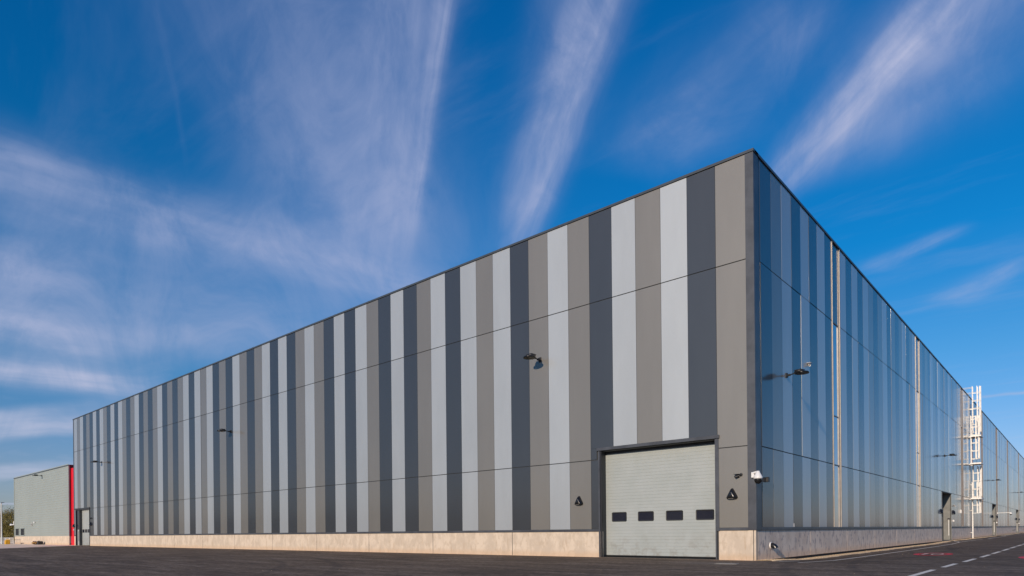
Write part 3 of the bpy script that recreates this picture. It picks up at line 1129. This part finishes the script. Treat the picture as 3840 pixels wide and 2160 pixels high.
# white arm camera far along the side wall
o = empty('arm_camera', (.02*P, 77.5*P, 2.62*P), label='white camera hanging from a long arm beyond the second side doorway', cat='security camera')
q = MB(); q.cyl((0, 0, .06), (1.55, 0, .10), .045, n=10); q.box(0, .06, -.12, .12, -.1, .16)
q.build('arm', M_white, o)
q = MB(); q.revolve([(0, .1), (.12, .07), (.15, -.04), (.15, -.1)], (1.5, 0, .0), n=16)
q.build('housing', M_white, o)
q = MB(); q.revolve([(.13, -.1), (.1, -.2), (0, -.24)], (1.5, 0, .0), n=16)
q.build('dome', M_black, o)
q = MB(); q.box(0, .12, -.11, .11, -.16, .16)
tag(q.build('meter_box', M_white, bevel=.01), 'white box fixed on the side wall left of the caged ladder', 'box').location = (.03*P, 45.6*P, 2.33*P)
for (y_, z_, lab) in ((41.35, 1.52, 'tiny white keypad right of the first side doorway'), (76.0, 1.52, 'tiny white keypad right of the second side doorway'), (111.95, 1.52, 'tiny white keypad right of the farthest side doorway')):
    q = MB(); q.box(0, .10, -.05, .05, -.08, .08); q.cyl((.04, 0, -.02), (.13, 0, -.02), .05, n=10)
    tag(q.build('keypad', M_white), lab, 'keypad', 'white keypads beside the side doorways').location = (.035*P, y_*P, z_*P)
q = MB(); q.box(0, .06, -.05, .05, -.08, .08)
tag(q.build('keypad', M_white), 'tiny white keypad left of the small far doorway', 'keypad').location = (-70.56*P, -.09*P, 1.62*P)
q = MB(); q.box(0, .02, -.5, .9, -.05, .05)
tag(q.build('wall_sign', M_red), 'small red sign on the concrete base at the right edge', 'sign').location = (.01*P, 124.5*P, .52*P)
q = MB(); q.box(0, .008, -.035, .035, -.07, .07)
tag(q.build('wall_label', M_white), 'little white label low on the side wall near the corner', 'label').location = (.022*P, 3.57*P, 1.13*P)

# drain elbow on the side plinth
o = empty('drain_elbow', (0, 1.27*P, .455*P), label='black drain pipe elbow poking from the concrete base by the corner', cat='pipe')
q = MB()
R_ = .10
prevc = None
n = 20; vs = []; ringn = 0
for k_ in range(9):
    an = math.radians(70*k_/8)
    c_ = Vector((.05+.155*math.sin(an), 0, -.155*(1-math.cos(an))))
    e1 = Vector((0, 1, 0)); e2 = Vector((-math.sin(an)*-1, 0, 0))
    nrm = Vector((math.cos(an), 0, -math.sin(an)))
    e2 = nrm.cross(e1)
    for i in range(n):
        w__ = 2*math.pi*i/n
        vs.append(c_+e1*R_*math.cos(w__)+e2*R_*math.sin(w__))
    ringn += 1
q._add(vs, [(k_*n+i, k_*n+(i+1) % n, (k_+1)*n+(i+1) % n, (k_+1)*n+i) for k_ in range(ringn-1) for i in range(n)], 0, True)
q.cyl((-.02, 0, 0), (.05, 0, 0), R_, n=20)
q._add(vs[-n:], [tuple(range(n))], 0)
q.build('elbow', M_black, o)
q = MB(); q.revolve([(R_+.022, -.0), (R_+.022, .035), (R_+.004, .04)], (0, 0, 0), n=20, axis='X')
q.build('collar', M_white, o)

o = empty('drain_elbow', (0, 101*P, .46*P), label='dark looped pipe on the far concrete base between doorways', cat='pipe')
q = MB(); q.tube([(0, -.5, 0), (.2, -.5, .02), (.3, 0, .1), (.2, .8, .05), (.02, .9, 0)], .035)
q.build('elbow', M_blackm, o)
o.name = 'pipe_loop'

# ================================================================== caged access ladder
la = empty('caged_ladder', (.17*P, 52.9*P, gz(.2, 52)-.02), label='galvanised caged access ladder rising above the roof of the side wall', cat='ladder')


def flight(z0, z1, off, cage0, cage1, name='stringer'):
    sp = .25
    for sg in (-1, 1):
        q = MB(); q.box(-.03, .03, off+sg*sp-.032, off+sg*sp+.032, z0*P, z1*P)
        q.build('stringer', M_galv, la)
    q = MB()
    z_ = z0*P+.2
    while z_ < z1*P-.1:
        q = MB(); q.cyl((0, off-sp, z_), (0, off+sp, z_), .016, n=6); z_ += .29
        q.build('rung', M_galv, la)
    rc = .36
    cc = Vector((.36, off, 0))
    z_ = cage0*P
    bars = []
    while z_ <= cage1*P+.01:
        pts = [Vector((0, off+sp, z_))]
        for k_ in range(9):
            an = math.radians(80-20*k_)
            pts.append(Vector((.36+rc*math.cos(an), off+rc*math.sin(an), z_)))
        pts.append(Vector((0, off-sp, z_)))
        q = MB()
        for a_, b_ in zip(pts[:-1], pts[1:]):
            dv = (b_-a_); q._add([a_+Vector((0, 0, -.028)), b_+Vector((0, 0, -.028)), b_+Vector((0, 0, .028)), a_+Vector((0, 0, .028))], [(0, 1, 2, 3)], 0)
            nn = Vector((dv.y, -dv.x, 0)).normalized()*.008
            q._add([a_+nn+Vector((0, 0, -.028)), b_+nn+Vector((0, 0, -.028)), b_+nn+Vector((0, 0, .028)), a_+nn+Vector((0, 0, .028))], [(3, 2, 1, 0)], 0)
        q.build('hoop', M_galv, la, fix=False)
        z_ += .84
    for k_ in (0, 2, 4, 6, 8):
        an = math.radians(80-20*k_)
        x_, y_ = .36+rc*math.cos(an), off+rc*math.sin(an)
        q = MB(); q.box(x_-.03, x_+.03, y_-.03, y_+.03, cage0*P, cage1*P)
        q.build('cage_bar', M_galv, la)


flight(9.25, 14.15, .45, 9.9, 14.12)
flight(6.85, 11.25, -1.05, 7.3, 11.2)
flight(3.62, 8.4, -.25, 3.8, 6.6) if False else None
flight(3.60, 6.75, .45, 3.9, 6.7)
flight(.0, 5.2, -.35, 2.35, 5.2)
for z_ in (9.35, 6.85, 3.65):
    q = MB(); q.box(-.05, .86, -1.35, .75, z_*P-.015, z_*P+.015); q.box(.85, .88, -1.38, .78, z_*P-.05, z_*P+.09); q.box(-.05, .88, -1.39, -1.36, z_*P-.05, z_*P+.09)
    q.box(-.16, .05, -1.2, -1.1, z_*P-.08, z_*P+.02); q.box(-.16, .05, .6, .7, z_*P-.08, z_*P+.02)
    q.build('landing', M_galv, la)
q = MB()
for z_ in (12.0, 8.2, 5.0, 2.6, .55):
    q.box(-.20, .0, .17, .23, z_*P-.03, z_*P+.03); q.box(-.20, .0, -.28, -.22, z_*P-.03, z_*P+.03)
q.build('wall_stays', M_galv, la)
# guard rail stepping back on to the roof
q = MB()
for y_ in (.15, .75):
    for z_ in (14.05, 13.55):
        q.tube([(.0, y_, z_*P), (-1.5, y_, z_*P)], .022)
    q.cyl((-1.5, y_, 13.05*P), (-1.5, y_, 14.05*P), .024, n=8); q.cyl((-.8, y_, 13.05*P), (-.8, y_, 14.05*P), .02, n=8)
q.build('guard_rail', M_galv, la)
# dark hazard stripe seen behind the cage
q = MB(); q.box(-.12, -.07, .82, .9, 1.1*P, 12.6*P)
q.build('cable_tray', M_maroon, la)

# manhole cover near the loading door
q = MB(); q.box(-.30, .30, -.22, .22, 0, .012); q.box(-.36, .36, -.28, .28, 0, .008, 0)
mh = tag(q.build('manhole_cover', [M_lid, M_wpaint], bevel=.002), 'square steel manhole cover set in the asphalt before the corner', 'manhole cover')
mh.location = (.02*P, -2.32*P, .002); mh.rotation_euler = (0, 0, .2)

# loose pebbles and litter specks on the asphalt
q = MB()
random.seed(21)
for i in range(240):
    x_ = random.uniform(-14, 14); y_ = random.uniform(-13, 16)
    if x_ < 0.6 and y_ > -.2: continue
    s_ = random.uniform(.006, .018)
    c_ = Vector((x_*P, y_*P, gz(x_, y_)+.008))
    pts = [c_+Vector((random.uniform(-1, 1), random.uniform(-1, 1), random.uniform(-.5, 1)))*s_ for _ in range(4)]
    q._add(pts, [(0, 1, 2), (0, 2, 3), (0, 3, 1), (1, 3, 2)], 0)
tag(q.build('loose_stones', M_gravel, fix=False), label='scattered loose stones on the dark asphalt', kind='stuff')

# ================================================================== neighbouring building on the left
AY = .5
an_ = empty('ribbed_building', (-74.3*P, AY*P, 0), label='lower grey green ribbed building at the far left', cat='building')
OX, OY = 74.3*P, -AY*P      # shift to local coordinates


class AM(MB):
    def b(s, t0, t1, o0, o1, z0, z1, mi=0): s.box(-t0*P+OX, -t1*P+OX, -(o0)*P, -(o1)*P, z0*P, z1*P, mi)


q = AM()
prof = []
z_ = .99
pit = .27
while z_ < 8.55:
    prof += [(.0, z_), (.0, z_+.12), (.014, z_+.14), (.014, z_+.23)]
    z_ += pit
prof.append((0, 8.6))
wins = [(96.05, 97.70), (93.34, 95.05)]
vs = []
for (o_, zz) in prof: vs += [(-74.45*P+OX, -o_*P, zz*P), (-98.45*P+OX, -o_*P, zz*P)]
q._add(vs, [(2*i, 2*i+1, 2*i+3, 2*i+2) for i in range(len(prof)-1)], 0)
q.b(74.45, 98.45, -20, -.04, .2, 8.55)
q.build('wall', M_grcl, an_, fix=False)
q = AM()
q.b(98.30, 98.50, -.05, .04, .96, 8.62)
q.build('corner_trim', M_grcl, an_)
q = AM(); q.b(74.28, 98.55, -20, .05, 8.58, 8.68)
q.build('coping', M_cap, an_)
q = AM()
for i in range(5): q.b(74.45+4.8*i+.01, 74.45+4.8*(i+1)-.01, -.1, -.002+.0, -.05, .985)
q.build('plinth', M_conc, an_)
q = AM(); q.b(74.05, 74.44, -.3, .012, .98, 8.66)
q.build('flashing', M_maroon, an_)  # front strip painted maroon to stand for the shaded red side return
for (t0, t1) in wins:
    q = AM(); q.b(t0-.12, t1+.12, -.02, .05, 1.02, 1.13); q.b(t0-.12, t1+.12, -.02, .048, 1.99, 2.09); q.b(t0-.12, t0, -.02, .046, 1.13, 1.99); q.b(t1, t1+.12, -.02, .046, 1.13, 1.99)
    fr = q.build('window', M_grcl, an_)
    q = AM(); q.b(t0, t1, -.02, .043, 1.13, 1.99)
    q.build('pane', M_pane, fr)
q = MB(); q.box(0, .14, -.22, .22, -.09, .09)
o = tag(q.build('emergency_light', M_white, bevel=.01), 'small white light fitting on the ribbed grey green wall', 'wall light'); o.location = (-88.2*P, (AY-.03)*P-.0, 2.68*P); o.rotation_euler = (0, 0, FACE_L)
q = MB(); q.cyl((0, 0, 0), (.10, 0, 0), .2, n=16); q.cyl((.10, 0, 0), (.102, 0, 0), .14, n=16, mi=1)
o = tag(q.build('alarm_bell', [M_galv, M_blackm]), 'round grey alarm sounder beside the white fitting on the ribbed wall', 'alarm'); o.location = (-89.5*P, (AY-.03)*P, 2.46*P); o.rotation_euler = (0, 0, FACE_L)
o = empty('dome_camera', (-98.5*P, AY*P, 2.55*P), FACE_L, label='white camera sticking out from the far corner of the ribbed building', cat='security camera')
q = MB(); q.cyl((0, .0, 0), (.2, -.9, 0), .07, n=10); q.box(0, .12, -.15, .15, .1, .5)
q.build('arm', M_white, o)
q = MB(); q.revolve([(0, .18), (.16, .1), (.2, -.05), (.18, -.12)], (.2, -1.0, 0), n=16)
q.build('housing', M_white, o)

# red fin between the two buildings
q = MB(); q.box(-.2*P, 3.35*P, 0, .6*P, 0, 8.28*P)
o = tag(q.build('red_wall_fin', M_red), 'bright red vertical fin between the warehouse and the ribbed building', 'red fin')
o.location = (-74.05*P, .62*P, 0)

# timber heap and crate against the ribbed building
o = empty('timber_heap', (-85.4*P, .05*P, .006), label='heap of broken brown and yellow timber on the concrete apron', cat='timber heap')
random.seed(4)
for nm, mt, cnt in (('pale_boards', M_wood, 14), ('brown_boards', M_wood2, 18)):
    q = MB()
    for i in range(cnt):
        L_ = random.uniform(.5, 1.5); an = random.uniform(-.6, .6); h_ = random.uniform(0, .42)*(1 if nm[0] == 'b' else .55)
        cx_ = random.uniform(-.95, .85)*(1-h_); cy_ = random.uniform(-.35, .25)
        tl = random.uniform(-.3, .3)
        a_ = Vector((cx_-L_/2*math.cos(an)*math.cos(tl), cy_-L_/2*math.sin(an), .06+h_-L_/2*math.sin(tl)*.5))
        b_ = Vector((cx_+L_/2*math.cos(an)*math.cos(tl), cy_+L_/2*math.sin(an), .06+h_+L_/2*math.sin(tl)*.5))
        a_.z = max(a_.z, .05); b_.z = max(b_.z, .05)
        q.cyl(a_, b_, .06, n=4, smooth=False)
    q.build(nm, mt, o)
q = MB()
q.box(-.28, .28, -.25, .25, 0, .04)
for s_ in (-1, 1):
    q.box(s_*.28, s_*.24, -.25, .25, .04, .46); q.box(-.24, .24, s_*.25, s_*.21, .04, .46)
tag(q.build('plastic_crate', M_blackm, bevel=.01), 'small black crate to the right of the timber heap', 'crate').location = (-84.05*P, .02*P, .006)

# street lamp
o = empty('street_lamp', (-100.5*P, -.50*P, .006), label='pale slender street lamp post at the far left edge', cat='street lamp')
q = MB(); q.cyl((0, 0, 0), (0, 0, 5.44*P), .12, .07, n=12)
q.build('post', M_galv, o)
q = MB(); q.cyl((0, 0, 5.44*P), (.3, 0, 5.5*P), .05, n=8)
q.build('arm', M_frame, o)
q = MB(); q.box(.2, 1.3, -.16, .16, 5.47*P, 5.51*P)
q.build('lamp_head', M_frame, o, bevel=.02)

# pedestrian barriers
def barrier(w_):
    o = empty('steel_barrier')
    q = MB(); q.tube([(0, 0, 0), (0, 0, .93), (w_, 0, .93), (w_, 0, 0)], .03); q.tube([(0, 0, .16), (w_, 0, .16)], .025)
    q.build('frame', M_galv, o)
    q = MB(); k_ = .14
    while k_ < w_-.05:
        q = MB(); q.cyl((k_, 0, .16), (k_, 0, .93), .009, n=5); k_ += .14
        q.build('bar', M_galv, o)
    return o


b0 = barrier(2.4)
for i, (x_, lab) in enumerate(((-95.2, 'galvanised barrier touching the end of the ribbed building'), (-97.5, 'middle galvanised barrier behind the yellow bin'), (-99.8, 'galvanised barrier left of the yellow bin'), (-102.1, 'galvanised barrier at the left edge of the view'))):
    o = b0 if i == 0 else copy_tree(b0)
    o.location = ((x_)*P-2.5, -.25*P, .006)
    tag(o, lab, 'barrier', 'galvanised pedestrian barriers in a row')
o = empty('yellow_bin', (-94.75*P, -1.0*P, .006), label='yellow bin with a yellow bar on top in front of the barriers', cat='bin')
q = MB(); q.box(-.32, .32, -.28, .28, 0, .60)
q.build('body', M_yel, o, bevel=.05)
q = MB(); q.box(-.38, 1.5, -.06, .06, .62, .70); q.cyl((-.25, 0, .6), (-.25, 0, .7), .1, n=12)
q.build('bar', M_yel, o)

# ================================================================== trees


def tree(loc, H, rad, n, matl, seed, label, trunk_h=.3, leaf=.16, twigs=40):
    rnd = random.Random(seed)
    o = empty('tree', loc, label=label, cat='tree', group='autumn trees behind the barriers')
    q = MB()
    q.cyl((0, 0, -.3), (0, 0, H*.55), .16, .09, n=8)
    limbs = []
    for k_ in range(9):
        an = rnd.uniform(0, 6.28); el = rnd.uniform(.4, 1.2); L_ = rnd.uniform(.35, .6)*H
        a_ = Vector((0, 0, H*rnd.uniform(.15, .5)))
        b_ = a_+Vector((math.cos(an)*math.cos(el), math.sin(an)*math.cos(el), math.sin(el)))*L_
        b_.z = min(b_.z, H*.95)
        q.cyl(a_, b_, .06, .02, n=5); limbs.append(b_)
    for k_ in range(twigs):
        an = rnd.uniform(0, 6.28); rr = rad*math.sqrt(rnd.random())*.9
        x_, y_ = math.cos(an)*rr, math.sin(an)*rr
        zt = H*(1-.25*(rr/rad)**2)
        q.cyl((x_*.9, y_*.9, zt-.7), (x_, y_, zt+rnd.uniform(.05, .55)), .014, .005, n=4)
    q.build('trunk', M_bark, o)
    c_ = MB()
    clumps = []
    for k_ in range(60):
        while True:
            v_ = Vector((rnd.uniform(-1, 1), rnd.uniform(-1, 1), rnd.uniform(-1, 1)))
            if v_.length < 1: break
        clumps.append((Vector((v_.x*rad, v_.y*rad, H*.52+v_.z*H*.46)), rnd.uniform(.35, .75)*rad*.45))
    vs = []; fs_ = []
    for i in range(n):
        cc, cr = clumps[rnd.randrange(len(clumps))]
        g_ = Vector((rnd.gauss(0, .5), rnd.gauss(0, .5), rnd.gauss(0, .5)))*cr
        c0 = cc+g_
        if c0.z < .15: c0.z = rnd.uniform(.15, .8)
        s_ = leaf*rnd.uniform(.5, 1.3)
        a1 = Vector((rnd.gauss(0, 1), rnd.gauss(0, 1), rnd.gauss(0, 1))).normalized()
        a2 = a1.cross(Vector((rnd.gauss(0, 1), rnd.gauss(0, 1), rnd.gauss(0, 1)))).normalized()
        k0 = len(vs)
        vs += [c0-a1*s_*.5, c0+a2*s_*.3, c0+a1*s_*.5, c0-a2*s_*.3]
        fs_.append((k0, k0+1, k0+2, k0+3))
    c_._add(vs, fs_, 0)
    c_.build('crown', matl, o, fix=False)
    return o


tree((-104.0*P, 2.5*P, 0), 5.6, 2.6, 9000, M_leafA, 1, 'dense autumn tree right beside the ribbed building')
tree((-108.5*P, 2.0*P, 0), 5.4, 2.7, 9000, M_leafA, 2, 'dense autumn tree behind the yellow bin')
tree((-113.5*P, 1.5*P, 0), 5.7, 2.8, 8000, M_leafA, 3, 'dense autumn tree behind the street lamp')
tree((-119.0*P, 1.0*P, 0), 5.3, 2.9, 7000, M_leafA, 4, 'leafy autumn tree at the very left edge')

# far tree belt across the estate road (what the glossy walls mirror)
q = MB()
rnd = random.Random(99)
vs = []; fs_ = []
def belt(x0, y0, x1, y1, count, h0, h1, depth):
    L_ = math.hypot(x1-x0, y1-y0)
    ncl = max(2, int(L_/5))
    hh_ = [rnd.uniform(h0, h1) for _ in range(ncl+1)]
    for i in range(count):
        t_ = rnd.random()
        j_ = t_*ncl; k_ = int(j_); fr_ = j_-k_
        hh = hh_[k_]*(1-fr_)+hh_[min(ncl, k_+1)]*fr_
        z_ = hh*math.sqrt(rnd.random())
        nx_, ny_ = -(y1-y0)/L_, (x1-x0)/L_
        w_ = rnd.uniform(-1, 1)*depth*(1-.5*z_/h1)
        c0 = Vector((x0+(x1-x0)*t_+nx_*w_, y0+(y1-y0)*t_+ny_*w_, z_-.3))
        s_ = rnd.uniform(.8, 2.0)
        a1 = Vector((rnd.gauss(0, 1), rnd.gauss(0, 1), rnd.gauss(0, 1))).normalized()
        a2 = a1.cross(Vector((rnd.gauss(0, 1), rnd.gauss(0, 1), rnd.gauss(0, 1)))).normalized()
        k0 = len(vs)
        vs.extend([c0-a1*s_*.5, c0+a2*s_*.35, c0+a1*s_*.5, c0-a2*s_*.35])
        fs_.append((k0, k0+1, k0+2, k0+3))
belt(-420, -150, 120, -150, 15000, 8, 12, 5)
belt(260, -120, 280, 520, 9000, 6, 9, 5)
q._add(vs, fs_, 0)
tag(q.build('far_wood', M_leafB, fix=False), label='far dark wood beyond the yard', kind='stuff')

S.cycles.use_denoising = True
